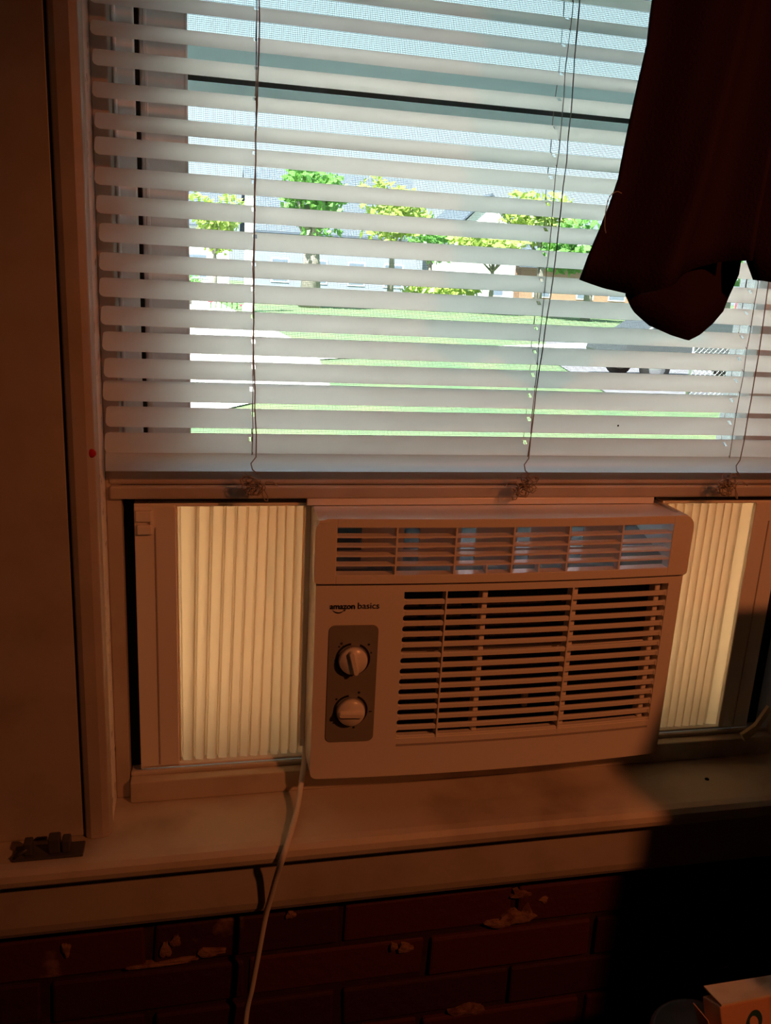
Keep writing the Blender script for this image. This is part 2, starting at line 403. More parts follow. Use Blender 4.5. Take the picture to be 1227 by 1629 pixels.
for k in range(9):
    q = R(105*k/8); prof.append((0.0475 - 0.0125*math.cos(q), 1.1735 + 0.0145*math.sin(q)))
MB().extrude_x(prof, [BX0, 0.0, 0.32, 0.6, BX1], True, False).build('bottom_rail', M['rail'], blind, label='rounded white bottom rail')
MB().box(BX0, BX1, 0.030, 0.066, 1.832, 1.858).build('head_rail', M['rail'], blind, 0.002)
for ci, c in enumerate(CORDS):
    m = MB()
    for y, dx in ((0.0385, 0.0), (0.0605, 0.0012)):                       # the two sides of the ladder
        pts = [(c + dx + random.uniform(-.0009, .0009), y + random.uniform(-.0005, .0005), 1.832 - (1.832-1.187)*t/28) for t in range(29)]
        m.tube(pts, 0.00042, 5)
    for i in range(-11, 17):
        z = Z_LOW - i*P_SLAT - 0.0012
        m.tube([(c, 0.0385, z), (c+0.001, 0.0605, z + DZ + 0.001)], 0.00035, 4)
    m.build('ladder_cord', M['string'], blind)
    pts = []; sway = (0.0035, -0.006, 0.005)[ci]
    for t in range(30):
        u = t/29
        pts.append((c + (0.001, 0.004, 0.0075)[ci] + sway*math.sin(u*7+ci)*u + random.uniform(-.0006, .0006), 0.0345 - 0.001*u, 1.832 - (1.832-1.186)*u))
    x, y, z = pts[-1]
    pts += [(x-0.005, 0.0315, 1.180), (x-0.0035, 0.0310, 1.174), (x+0.002, 0.031, 1.1695)]
    MB().tube(pts, 0.00062, 6).build('lift_cord', M['string'], blind)
    m = MB(); rnd = random.Random(31 + ci)                                # the knotted clump of loose cord
    for k in range(11):
        cx, cz = c + rnd.uniform(-.006, .006), 1.1640 - rnd.random()*0.015
        rx, rz = rnd.uniform(.004, .009), rnd.uniform(.003, .007); ph = rnd.uniform(0, 6.28); ti = rnd.uniform(-.9, .9)
        lp = []
        for q in range(15):
            a = ph + q/14*rnd.uniform(5.2, 6.6); ex, ez = rx*math.cos(a), rz*math.sin(a)
            lp.append((cx + ex*math.cos(ti) - ez*math.sin(ti), 0.034 + rnd.uniform(-.003, .006), max(1.1405, cz + ex*math.sin(ti) + ez*math.cos(ti))))
        m.tube(lp, 0.00055, 5)
    s = (1, -1, 1)[ci]
    lp = [(c + s*(0.006 + 0.0016*q + 0.006*math.sin(q*0.8)), 0.0335 + 0.002*math.sin(q), 1.152 - 0.006*math.sin(q*0.55) + 0.005*math.cos(q*0.9)) for q in range(10)]
    m.tube(lp, 0.0006, 5)
    m.build('cord_tangle', M['string_d'], blind, label='knotted clump of loose string')
MB().lathe([(0.0001, 0), (0.0011, 0), (0.0009, 0.0005), (0.0001, 0.0006)], (0.4388, 0.0395, 1.2212), 'Y', 8).build('speck', M['spot'], blind, label='tiny black speck')

# ------------------------------------------------------------------ air conditioner
ac = thing('air_conditioner', 'white window air conditioner with two dials and slotted front grille on sill', 'air conditioner', None, (0.32, 0.05, 0.80))
ac_loc = Vector(ac.location)
def acp(o):                        # keep world placement under the moved Empty
    o.parent = ac; o.matrix_parent_inverse = Matrix.Translation(-ac_loc); return o
AX0, AX1 = 0.1175, 0.5275
def bow(x): u = (x-AX0)/(AX1-AX0); return -0.0075*(1-(2*u-1)**2) + 0.0075*0.6
def cornered(x, z0, z1, r0, r1):   # bottom and top of a rounded outline at x
    def dip(r):
        e = min(x-AX0, AX1-x)
        return 0 if e >= r else r - math.sqrt(max(0, r*r-(r-e)**2))
    return z0 + dip(r0), z1 - dip(r1)
def stations(extra=()):
    xs = [AX0, AX0+0.0006, AX0+0.0018, AX0+0.004, AX0+0.007, AX0+0.012, AX1, AX1-0.0006, AX1-0.0018, AX1-0.004, AX1-0.007, AX1-0.012]
    xs += [AX0 + (AX1-AX0)*k/16 for k in range(1, 16)] + list(extra)
    xs = sorted(xs); out = [xs[0]]
    for x in xs[1:]:
        if x - out[-1] > 0.0004: out.append(x)
        elif x in extra: out[-1] = x
    return out
def panel_with_hole(yf, yb, z0, z1, r0, r1, hx0, hx1, hz0, hz1):
    xs = stations((hx0, hx1)); m = MB()
    def strip(xl, lo, hi):
        poly = []
        vs = []; n = 4
        for x in xl:
            a, c = lo(x), hi(x); d = bow(x)
            vs += [(x, yf+d, a), (x, yf+d, c), (x, yb+d, c), (x, yb+d, a)]
        fs = [(k*4+i, k*4+(i+1) % 4, k*4+4+(i+1) % 4, k*4+4+i) for k in range(len(xl)-1) for i in range(4)]
        fs += [(0, 1, 2, 3), tuple(len(xl)*4-4+i for i in (3, 2, 1, 0))]
        m.add(vs, fs)
    L = [x for x in xs if x <= hx0+1e-9]; C = [x for x in xs if hx0-1e-9 <= x <= hx1+1e-9]; Q = [x for x in xs if x >= hx1-1e-9]
    lo = lambda x: cornered(x, z0, z1, r0, r1)[0]; hi = lambda x: cornered(x, z0, z1, r0, r1)[1]
    strip(L, lo, hi); strip(Q, lo, hi); strip(C, lo, lambda x: hz0); strip(C, lambda x: hz1, hi)
    return m

# lower front panel with its grille opening
GX0, GX1, GZ1 = 0.2085, 0.5105, 1.0505
GP = 0.01205; NB = 14
GZ0 = GZ1 - GP*NB
front = acp(panel_with_hole(0.012, 0.026, 0.8368, 1.066, 0.007, 0.001, GX0, GX1, GZ0, GZ1).build('front_panel', M['plastic']))
# grille bars: tile the opening, each bar flares into half of a rounded slot end
def bar_mesh(first=False, last=False):
    h, r = GP*0.5*0.47, GP*0.5*0.53
    ts = [0, 0.0012, 0.003, r*0.6, r*0.85, r]
    xs = [GX0+t for t in ts] + [GX0 + (GX1-GX0)*k/14 for k in range(1, 14)] + [GX1-t for t in reversed(ts)]
    vs = []; n = 6
    for x in xs:
        t = min(x-GX0, GX1-x); f = 0 if t >= r else r - math.sqrt(max(0, r*r-(r-t)**2))
        q = h + f; d = bow(x)
        vs += [(x, 0.0145+d, -q), (x, 0.0128+d, -q*0.72), (x, 0.0128+d, q*0.72), (x, 0.0145+d, q), (x, 0.0168+d, q*0.9), (x, 0.0168+d, -q*0.9)]
    fs = [(k*n+i, k*n+(i+1) % n, (k+1)*n+(i+1) % n, (k+1)*n+i) for k in range(len(xs)-1) for i in range(n)]
    fs += [tuple(range(n)), tuple((len(xs)-1)*n+i for i in range(n-1, -1, -1))]
    return MB().add(vs, fs).mesh('grille_bar', M['plastic'])
bm_ = bar_mesh()
for i in range(NB):
    o = bpy.data.objects.new('grille_bar', bm_); COL.objects.link(o); acp(o); o.location = (0, 0, GZ1 - GP*(i+1) + (0.0 if i < NB-1 else 0.0))
# shallow groove under the last slot, drawn as a grey strip with its shade in the colour
zg = GZ0 - 0.0075
m = MB()
xs = [GX0+0.001 + (GX1-GX0-0.002)*k/14 for k in range(15)]
vs = []
for x in xs:
    d = bow(x); vs += [(x, 0.0114+d, zg-0.0012), (x, 0.0114+d, zg+0.0012), (x, 0.0126+d, zg+0.0012), (x, 0.0126+d, zg-0.0012)]
m.add(vs, [(k*4+i, k*4+(i+1) % 4, k*4+4+(i+1) % 4, k*4+4+i) for k in range(14) for i in range(4)])
acp(m.build('grille_groove', M['plastic_in']))
for x, w in ((0.2535, 0.0016), (0.3950, 0.0018)):
    d = bow(x); acp(MB().box(x-w/2, x+w/2, 0.0118+d, 0.0245+d, GZ0-0.010, GZ1).build('grille_rib', M['plastic']))
for x in (0.2985, 0.4020, 0.5030):
    d = bow(x); acp(MB().box(x-0.0032, x+0.0032, 0.0205+d, 0.034+d, GZ0, GZ1).build('grille_post', M['plastic'], None, 0.0015))
acp(MB().box(GX0-0.004, GX1+0.004, 0.030, 0.040, GZ1-GP*6.75, GZ1-GP*6.15).build('filter_rail', M['plastic'], None, 0.001))
acp(MB().box(GX0-0.006, GX1+0.006, 0.046, 0.050, GZ0-0.006, GZ1+0.006).build('air_filter', M['dark_in']))
acp(MB().box(0.3620, 0.3685, 0.038, 0.0455, GZ0+0.014, GZ0+0.034).build('filter_tab', M['plastic'], None, 0.001))

# upper housing with the air outlet
VX0, VX1, VZ0, VZ1 = 0.1362, 0.5030, 1.0710, 1.1205
HX0, HX1 = 0.1145, 0.5285
sv = (AX0, AX1); AX0, AX1 = HX0, HX1
house = acp(panel_with_hole(0.0065, 0.020, 1.0615, 1.1300, 0.004, 0.014, VX0, VX1, VZ0, VZ1).build('vent_housing', M['plastic'], None, 0.004, 3))
AX0, AX1 = sv
b = MB()      # sloping top and shoulders behind the front edge
b.add([(HX0+0.003, 0.010, 1.1285), (HX1-0.012, 0.010, 1.1285), (HX1-0.026, 0.0600, 1.1294), (HX0+0.004, 0.0600, 1.1294),
       (HX0+0.003, 0.010, 1.1245), (HX1-0.012, 0.010, 1.1245), (HX1-0.026, 0.0600, 1.1254), (HX0+0.004, 0.0600, 1.1254)],
      [(0,1,2,3),(7,6,5,4),(0,4,5,1),(1,5,6,2),(2,6,7,3),(3,7,4,0)])
acp(b.build('top_cover', M['plastic'], None, 0.0008))
acp(MB().box(0.112, 0.505, 0.0595, 0.066, 1.1298, 1.1372).build('top_flange', M['plastic'], None, 0.0006))
b = MB(); b.box(0.1185, 0.1225, 0.020, 0.36, 0.838, 1.127); b.box(0.5215, 0.5255, 0.020, 0.36, 0.838, 1.127)
b.box(0.1225, 0.5215, 0.026, 0.36, 0.833, 0.838)
acp(b.build('cabinet', M['plastic']))
acp(MB().box(0.1225, 0.5215, 0.028, 0.36, 1.1215, 1.1245).build('cabinet_top', M['plastic']))
acp(MB().box(0.1225, 0.5215, 0.028, 0.12, 1.0580, 1.0620).build('duct_floor', M['plastic_in']))
b = MB(); b.add([(0.1225, 0.030, 1.0630), (0.5215, 0.030, 1.0630), (0.5215, 0.118, 1.0860), (0.1225, 0.118, 1.0860)], [(0,1,2,3)])
acp(b.build('duct_ramp', M['ctrl']))
acp(MB().box(0.1225, 0.5215, 0.120, 0.122, 0.838, 1.0999).build('inner_bulkhead', M['plastic_in']))
acp(MB().box(0.1225, 0.2500, 0.120, 0.122, 1.1000, 1.1215).build('duct_back', M['plastic_in']))
acp(MB().add([(0.2500, 0.120, 1.1000), (0.5215, 0.120, 1.1000), (0.5215, 0.120, 1.1215), (0.2500, 0.120, 1.1215)], [(0, 1, 2, 3)]).build('duct_foam', M['foam'], label='speckled foam behind the outlet, blue of daylight in its colour'))
VH = (VZ1-VZ0)/5
for k in range(1, 5):
    z = VZ1 - VH*k; xs = [VX0 + (VX1-VX0)*q/12 for q in range(13)]
    sv = (AX0, AX1); AX0, AX1 = HX0, HX1
    acp(MB().extrude_x([(0.0075, z-0.0009), (0.0075, z+0.0009), (0.0175, z+0.0011), (0.0175, z-0.0011)], xs, False, True, bow).build('vent_bar', M['plastic']))
    AX0, AX1 = sv
for x in (0.1965, 0.2578, 0.3195, 0.3810, 0.4425):
    d = bow(x); acp(MB().box(x-0.0009, x+0.0009, 0.0070+d, 0.0170+d, VZ0, VZ1).build('vent_rib', M['plastic']))
for x in (0.2925, 0.3500):
    d = bow(x); acp(MB().box(x-0.0008, x+0.0008, 0.0070+d, 0.0165+d, VZ0, VZ0+VH).build('vent_rib', M['plastic']))
vane = None
for k in range(5):
    x = 0.1780 + 0.0616*k
    p = MB(); p.hexa([(-0.029, 0.003, 0), (0.013, -0.007, 0), (0.013, -0.0045, 0), (-0.029, 0.0055, 0), (-0.029, 0.003, 0.046), (0.013, -0.007, 0.046), (0.013, -0.0045, 0.046), (-0.029, 0.0055, 0.046)])
    if vane is None: vane = acp(p.build('outlet_vane', M['plastic'])); o = vane
    else: o = vane.copy(); COL.objects.link(o)
    o.location = (x + 0.0175, 0.034, 1.0745)
acp(MB().box(0.130, 0.515, 0.024, 0.027, 1.0895, 1.0915).build('vane_link', M['plastic']))

# control plate, dials, lettering
def ctrl_y(x): return 0.012 + bow(x)
cy_ = ctrl_y(0.158)
_pp = rrect(0.1322, 0.1835, 0.8812, 1.0150, 0.0065); _k = len(_pp)
def flat_y(x): return ctrl_y(0.1322) + (ctrl_y(0.1835)-ctrl_y(0.1322))*(x-0.1322)/(0.1835-0.1322)
cy_ = flat_y(0.1578)
MBp = MB().add([(x, flat_y(x)-0.0011, z) for x, z in _pp] + [(x, flat_y(x)+0.004, z) for x, z in _pp],
               [tuple(range(_k)), tuple(range(2*_k-1, _k-1, -1))] + [(i, i+_k, (i+1) % _k + _k, (i+1) % _k) for i in range(_k)])
TILT = math.atan((ctrl_y(0.1835)-ctrl_y(0.1322))/(0.1835-0.1322))
acp(MBp.build('control_plate', M['ctrl'], None, 0.0004, label='grey control plate'))
def dial(z, rot, label):
    d = acp(MB().lathe([(0.0001, 0.0), (0.0150, 0.0), (0.0147, 0.006), (0.0138, 0.0078), (0.0001, 0.0082)], (0, 0, 0), 'Y', 40).build('dial', M['plastic'], label=label))
    d.location = (0.1578, cy_-0.0014, z); d.rotation_mode = 'XYZ'; d.rotation_euler = (0, rot, TILT)
    g = MB(); n = 14
    for sgn in (1,):
        prof = rrect(-0.0034, 0.0034, -0.0136, 0.0136, 0.0030, 3)
        prof2 = rrect(-0.0022, 0.0022, -0.0130, 0.0130, 0.0021, 3); k = len(prof)
        g.add([(x, -0.0078, zz) for x, zz in prof] + [(x, -0.0128, zz) for x, zz in prof2],
              [(i, (i+1) % k, k+(i+1) % k, k+i) for i in range(k)] + [tuple(range(k, 2*k))])
    o = g.build('grip', M['plastic'], d, 0.0004)
    # printed ring: two dark arcs
    for nm, a0, a1, r0, r1 in (('ring_print', 98, 268, 0.0160, 0.0182), ('ring_print', -84, 66, 0.0160, 0.0182)):
        g = MB(); vs = []; q = 24
        for i in range(q+1):
            a = R(a0 + (a1-a0)*i/q); xa, xb = 0.1578+r0*math.cos(a), 0.1578+r1*math.cos(a); vs += [(xa, flat_y(xa)-0.0011, z+r0*math.sin(a)), (xb, flat_y(xb)-0.0011, z+r1*math.sin(a)), (xb, flat_y(xb)-0.0014, z+r1*math.sin(a)), (xa, flat_y(xa)-0.0014, z+r0*math.sin(a))]
        g.add(vs, [(4*i+j, 4*i+(j+1) % 4, 4*i+4+(j+1) % 4, 4*i+4+j) for i in range(q) for j in range(4)])
        acp(g.build(nm, M['ink']))
    return d
dial(0.9772, R(-14), 'upper dial with upright grip')
dial(0.9183, R(92), 'lower dial with level grip')
def mark(kind, x, z, s):
    g = MB(); y = flat_y(x)-0.0012
    if kind == 'dot': g.lathe([(0.0001, 0), (s, 0), (s, 0.0003), (0.0001, 0.0003)], (x, y, z), 'Y', 10)
    if kind == 'flake':
        for k in range(3):
            a = R(60*k+30); dx, dz = s*math.cos(a), s*math.sin(a)
            g.tube([(x-dx, y, z-dz), (x+dx, y, z+dz)], s*0.18, 4)
    if kind == 'dash': g.box(x-s, x+s, y-0.0003, y+0.0001, z-s*0.28, z+s*0.28)
    acp(g.build('dial_mark', M['ink']))
mark('flake', 0.1455, 0.9950, 0.0017); mark('flake', 0.1432, 0.9915, 0.0013); mark('flake', 0.1475, 0.9915, 0.0013)
mark('dot', 0.1740, 0.9935, 0.0011); mark('dot', 0.1395, 0.9765, 0.0008); mark('dot', 0.1768, 0.9842, 0.0008); mark('dash', 0.1575, 0.9580, 0.0010)
mark('dot', 0.1660, 0.9390, 0.0013); mark('dot', 0.1425, 0.9320, 0.0011); mark('dash', 0.1790, 0.9165, 0.0016); mark('dot', 0.1620, 0.8985, 0.0013); mark('dot', 0.1402, 0.9040, 0.0008)
def lettering(txt, x0, x1, zb, bold):
    c = bpy.data.curves.new('lettering', 'FONT'); c.body = txt; c.size = 0.0118; c.extrude = 0.0002; c.resolution_u = 3
    if bold: c.offset = 0.00028
    o = bpy.data.objects.new('lettering_src', c); COL.objects.link(o)
    dg = bpy.context.evaluated_depsgraph_get(); me = bpy.data.meshes.new_from_object(o.evaluated_get(dg)); bpy.data.objects.remove(o)
    xs = [v.co.x for v in me.vertices]; k = (x1-x0)/(max(xs)-min(xs)); mn = min(xs)
    for v in me.vertices:
        a, b_, e = v.co; v.co = (x0+(a-mn)*k, ctrl_y(x0+(a-mn)*k) - 0.0005 - e, zb + b_*min(k, 1.0))
    me.materials.clear(); me.materials.append(M['ink'])
    q = bpy.data.objects.new('lettering', me); COL.objects.link(q); acp(q); return q
lettering('amazon', 0.1322, 0.1580, 1.0330, True)
lettering('basics', 0.1610, 0.1830, 1.0330, False)
g = MB(); vs = []; q = 18; ys = ctrl_y(0.145)-0.0005
for i in range(q+1):
    u = i/q; x = 0.1352 + 0.0120*u; z = 1.0318 - 0.0030*math.sin(math.pi*u)**0.8; w = 0.00035 + 0.0005*math.sin(math.pi*u)
    ys = ctrl_y(x)-0.0006; vs += [(x, ys, z-w), (x, ys, z+w*0.6)]
g.add(vs, [(2*i, 2*i+1, 2*i+3, 2*i+2) for i in range(q)])
g.add([(0.1462, ys, 1.0322), (0.1482, ys, 1.0325), (0.1480, ys, 1.0302)], [(0, 1, 2)])
acp(g.build('smile_mark', M['ink']))

# accordion side panels: frame posts, tracks and one pleated sheet each
def accordion(x_post0, x_post1, lines_top, lines_bot, x_end, side):
    f = MB()
    f.box(x_post0, x_post1, 0.070, 0.086, 0.8310, 1.1275)
    pan = acp(f.build('side_panel', M['plastic'], None, 0.0012, label='pale accordion panel frame'))
    m = MB(); m.box(min(x_post0, x_end), max(x_post1, x_end), 0.072, 0.088, 1.1262, 1.1295); m.build('top_track', M['plastic'], pan, 0.0006)
    m = MB(); m.box(min(x_post0, x_end), max(x_post1, x_end), 0.070, 0.088, 0.8306, 0.8335); m.build('bottom_track', M['plastic'], pan, 0.0006)
    xm = (x_post0 + x_post1)/2
    MB().box(xm-0.0006, xm+0.0006, 0.0690, 0.0712, 0.835, 1.105).build('post_groove', M['plastic_in'], pan)
    if side == 'l': MB().box(0.1128, 0.1184, 0.0745, 0.0860, 0.8430, 1.1255).build('end_strip', M['plastic'], pan, 0.0006)
    vs = []; fs = []; zt, zb = 1.1265, 0.8335
    prof = []
    for i in range(len(lines_top)-1):
        for t, y in ((0.0, 0.0845), (0.10, 0.0845), (0.20, 0.0775), (0.92, 0.0755)):
            prof.append((lines_top[i]+(lines_top[i+1]-lines_top[i])*t, lines_bot[i]+(lines_bot[i+1]-lines_bot[i])*t, y))
    for a, c, y in prof:
        for k in range(5):
            u = k/4; vs.append((a+(c-a)*u, y, zt+(zb-zt)*u))
    for k in range(len(prof)-1):
        for j in range(4): fs.append((k*5+j, k*5+5+j, k*5+6+j, k*5+1+j))
    MB().add(vs, fs).build('pleated_sheet', M['pleat'], pan)
    m = MB()
    for i in range(1, len(lines_top)-1):
        a, c = lines_top[i], lines_bot[i]
        for y in (0.0870, 0.0890): m.add([(a-0.0006, y, zt), (a+0.0013, y, zt), (c+0.0013, y, zb), (c-0.0006, y, zb)], [(0, 1, 2, 3)])
    m.build('fold_overlap', M['pleat'], pan)
    return pan
lt = [-0.0200, -0.0188, 0.0010, 0.0152, 0.0289, 0.0408, 0.0520, 0.0628, 0.0733, 0.0823, 0.0912, 0.1010, 0.1105, 0.1180]
lb = [-0.0200, -0.0178, -0.0047, 0.0076, 0.0205, 0.0328, 0.0440, 0.0555, 0.0665, 0.0780, 0.0895, 0.1000, 0.1100, 0.1180]
MB().box(-0.0704, -0.0520, 0.0865, 0.1045, 0.8262, 1.1290).build('side_light_block', M['gasket'], win)  # black blocks added on both sides to stop daylight leaking past the panels
MB().box(0.6865, 0.7112, 0.0865, 0.1045, 0.8262, 1.1290).build('side_light_block', M['gasket'], win)
MB().box(-0.0704, 0.7112, 0.0882, 0.1040, 1.1258, 1.1380).build('top_light_block', M['gasket'], win)  # black strip added to close the daylight leak under the sash
pl = accordion(-0.0604, -0.0195, lt, lb, 0.1195, 'l')
m = MB(); m.box(-0.0588, -0.0430, 0.0640, 0.0735, 1.1125, 1.1235); m.box(-0.0575, -0.0430, 0.0640, 0.0735, 1.0990, 1.1090); m.box(-0.0450, -0.0418, 0.0650, 0.0735, 1.0985, 1.1240)
m.build('post_clip', M['plastic'], pl, 0.0012)
MB().tube([(-0.0480, 0.074, 1.123), (-0.0480, 0.0765, 1.131)], 0.0008, 6).build('clip_pin', M['metal'], pl)
MB().box(-0.0690, -0.0630, 0.0815, 0.0860, 1.030, 1.098).build('edge_slot', M['gasket'], pl)
rt = [0.5240] + [0.5342 + 0.0104*k for k in range(11)]
rb = [0.5240] + [0.5342 + 0.0104*k for k in range(11)]
rt[-1] = rb[-1] = 0.6470
pr = accordion(0.6450, 0.6860, rt, rb, 0.5240, 'r')
m = MB(); m.add([(0.648, 0.066, 0.836), (0.658, 0.0655, 0.834), (0.664, 0.068, 0.830), (0.656, 0.069, 0.850), (0.652, 0.069, 0.858)], [(0, 1, 2, 3, 4)])
m.build('torn_film', M['rail'], pr, label='torn white film at the foot of the frame')

# power cord, leaves the cabinet by the left accordion and falls over the sill
def smooth(pts, n=8):
    P = [Vector(p) for p in pts]; P = [P[0]*2-P[1]] + P + [P[-1]*2-P[-2]]; out = []
    for i in range(1, len(P)-2):
        for k in range(n):
            t = k/n; a, b_, c, d = P[i-1], P[i], P[i+1], P[i+2]
            out.append(0.5*((2*b_) + (c-a)*t + (2*a-5*b_+4*c-d)*t*t + (3*b_-a-3*c+d)*t**3))
    out.append(P[-2]); return out
cord = smooth([(0.1235, 0.100, 0.850), (0.1180, 0.066, 0.8370), (0.1120, 0.040, 0.8235), (0.1030, 0.006, 0.8080), (0.0905, -0.036, 0.8050), (0.0830, -0.0500, 0.7930), (0.0785, -0.0400, 0.7650), (0.0735, -0.0300, 0.7300),
               (0.0685, -0.0240, 0.7000), (0.0625, -0.0180, 0.6500), (0.0565, -0.0120, 0.6000), (0.0500, -0.0080, 0.5480), (0.0440, -0.0200, 0.4200), (0.0600, -0.0180, 0.2000), (0.1000, -0.0300, 0.0300), (0.1500, -0.0500, 0.0060)])
acp(MB().tube(cord, 0.0031, 10).build('power_cord', M['cordw'], label='white power cord hanging over the sill'))

# ------------------------------------------------------------------ garment hanging before the blind
gar = thing('hanging_shirt', 'dark maroon cloth garment hanging in front of the blind', 'clothing')
def sheet(name, left, right, hem, ztop, d0, wav, mth, nx=26, nz=26, label=None):
    """left/right give x at height z, hem gives the lower z at x; waves push folds in y"""
    vs = []; fs = []
    for i in range(nx+1):
        u = i/nx
        xb = left(-1) + (right(-1)-left(-1))*u; zb = hem(xb)
        for j in range(nz+1):
            v = j/nz; z = ztop + (zb-ztop)*v
            x = left(z) + (right(z)-left(z))*u
            vs.append((x, d0 + wav(u, v), z))
    for i in range(nx):
        for j in range(nz): fs.append((i*(nz+1)+j, (i+1)*(nz+1)+j, (i+1)*(nz+1)+j+1, i*(nz+1)+j+1))
    o = MB().add(vs, fs, True).build(name, mth, gar, label=label)
    s = o.modifiers.new('solid', 'SOLIDIFY'); s.thickness = 0.0018; s.offset = 0
    return o
def interp(tab, v):
    for (a, b_), (c, d) in zip(tab, tab[1:]):
        if a <= v <= c: return b_ + (d-b_)*(v-a)/(c-a)
    return tab[0][1] if v < tab[0][0] else tab[-1][1]
Ltab = [(-2, 0.3059), (1.3665, 0.3059), (1.391, 0.3127), (1.4153, 0.3214), (1.4415, 0.3287), (1.4738, 0.3313), (1.5097, 0.3352), (1.5449, 0.3396), (1.5701, 0.3384), (1.66, 0.345), (1.95, 0.36)]
hemA = [(0.30, 1.3672), (0.3059, 1.3665), (0.3259, 1.3605), (0.3459, 1.3566), (0.372, 1.366), (0.40, 1.379), (0.43, 1.3875), (0.4490, 1.3890)]
sheet('front_layer', lambda z: interp(Ltab, z), lambda z: 0.4492 if z < 1.42 else 0.4492 + (z-1.42)*0.06, lambda x: interp(hemA, x), 1.95, -0.127,
      lambda u, v: 0.011*math.sin(u*8.5+0.6+v*0.9)*(0.35+0.65*v) - 0.012*math.exp(-((u-0.62+0.42*max(0, v-0.55))/0.10)**2)*min(1, v*1.6), M['cloth'], 40, 30)
hemB = [(0.3459, 1.3560), (0.3544, 1.344), (0.3691, 1.3329), (0.3875, 1.3259), (0.4026, 1.3223), (0.4136, 1.3274), (0.4268, 1.3367), (0.4378, 1.3485), (0.4385, 1.3552), (0.4418, 1.3631), (0.4468, 1.3786)]
k_ = 0.035*0.0 + (0.685/0.66)
hb = [(x*k_, 1.36 + (z-1.36)*k_) for x, z in hemB]
sheet('back_layer', lambda z: hb[0][0] if z < 1.5 else 0.357, lambda z: 0.4635, lambda x: interp(hb, x), 1.95, -0.100,
      lambda u, v: 0.005*math.sin(u*7+1.0)*v, M['cloth'], 30, 24)
hemC = [(0.4519, 1.3889), (0.4545, 1.381), (0.4576, 1.374), (0.4655, 1.3735), (0.4755, 1.3719), (0.50, 1.374), (0.58, 1.385)]
sheet('side_layer', lambda z: 0.4519 if z < 1.4 else 0.449, lambda z: 0.58, lambda x: interp(hemC, x), 1.95, -0.127,
      lambda u, v: 0.010*math.sin(u*9+2.4)*(0.3+0.7*v), M['cloth'], 20, 20)
lp = [(0.3300, -0.124, 1.4335), (0.3255, -0.124, 1.4345), (0.3205, -0.124, 1.4310), (0.3185, -0.124, 1.4240), (0.3182, -0.124, 1.4160), (0.3188, -0.124, 1.4080), (0.3205, -0.124, 1.4030)]
MB().tube(smooth(lp, 4), 0.0004, 5).build('hanger_loop', M['string'], gar, label='thin loop of thread')
rod = thing('curtain_rod', 'dark metal curtain rod above the window', 'rod')
MB().tube([(-0.25, -0.115, 1.956), (0.95, -0.115, 1.956)], 0.006, 12).build('rod', M['darkmetal'], rod)
for x in (-0.22, 0.92): MB().box(x-0.008, x+0.008, -0.122, -0.0022, 1.942, 1.950).build('bracket', M['darkmetal'], rod)

# ------------------------------------------------------------------ small things on and near the sill
t = thing('metal_latch', 'small dark grimy metal latch with two prongs on the sill end', 'latch', None, (-0.140, -0.018, 0.8))
m = MB(); m.box(-0.035, 0.030, -0.012, 0.010, 0.0003, 0.003); m.build('base_plate', M['darkmetal'], t, 0.001)
for x, w, h in ((-0.021, 0.004, 0.017), (0.003, 0.0055, 0.020), (0.014, 0.004, 0.017)):
    MB().box(x-w, x+w, -0.008, 0.004, 0.003, h).build('prong', M['darkmetal'], t, 0.0015)
MB().tube([(-0.034, -0.010, 0.004), (-0.021, -0.009, 0.012)], 0.0015, 6).build('wire', M['darkmetal'], t)
m = MB(); m.add([(0.0, 0.0, 0.0), (0.012, 0.004, 0.004), (0.022, 0.0, 0.030), (0.016, -0.004, 0.038), (0.006, -0.003, 0.018), (-0.003, 0.002, 0.006)], [(0, 1, 2, 3, 4, 5)])
o = m.build('tape_scrap', mat('yellowed_tape', (0.55, 0.48, 0.33), 0.6), None); s = o.modifiers.new('solid', 'SOLIDIFY'); s.thickness = 0.003
o.scale = (1.3, 1.3, 1.3); o.location = (0.664, 0.040, 0.8280); tag(o, 'curled scrap of yellowed tape at the window frame corner', 'scrap')
o = MB().lathe([(0.0001, 0), (0.0028, 0), (0.0020, 0.0012), (0.0001, 0.0016)], (0, 0, 0), 'Z', 8).build('dead_fly', M['spot']); o.location = (0.596, 0.009, 0.8005)
tag(o, 'tiny dark dead fly lying on the sill', 'insect')

# side table with the carton and the round tub
t = thing('side_table', 'low dark wooden side table under the carton', 'table', None, (0.485, -0.22, 0))
MB().box(-0.12, 0.12, -0.16, 0.16, 0.375, 0.40).build('table_top', M['wood'], t, 0.004)
for x in (-0.095, 0.095):
    for y in (-0.135, 0.135): MB().box(x-0.016, x+0.016, y-0.016, y+0.016, 0, 0.375).build('leg', M['wood'], t, 0.003)
bx = thing('carton', 'cardboard carton with lamp orange in its colour, loose cream top flap and green mark', 'box', None, (0.499, -0.335, 0.4174))
bx.rotation_euler = (R(-25), 0, R(3))
H = 0.3077
m = MB(); m.box(0, 0.104, 0.0, 0.028, 0, H); m.build('carton_body', M['card_o'], bx, 0.0015)
m = MB(); m.hexa([(0.001, -0.0015, H+0.0005), (0.105, -0.0015, H+0.0005), (0.105, 0.028, H+0.004), (0.003, 0.028, H+0.007), (0.001, -0.0015, H+0.0022), (0.105, -0.0015, H+0.0022), (0.105, 0.028, H+0.0058), (0.003, 0.028, H+0.0088)])
m.build('top_flap', M['card'], bx, label='cream top flap lifted at its corner')
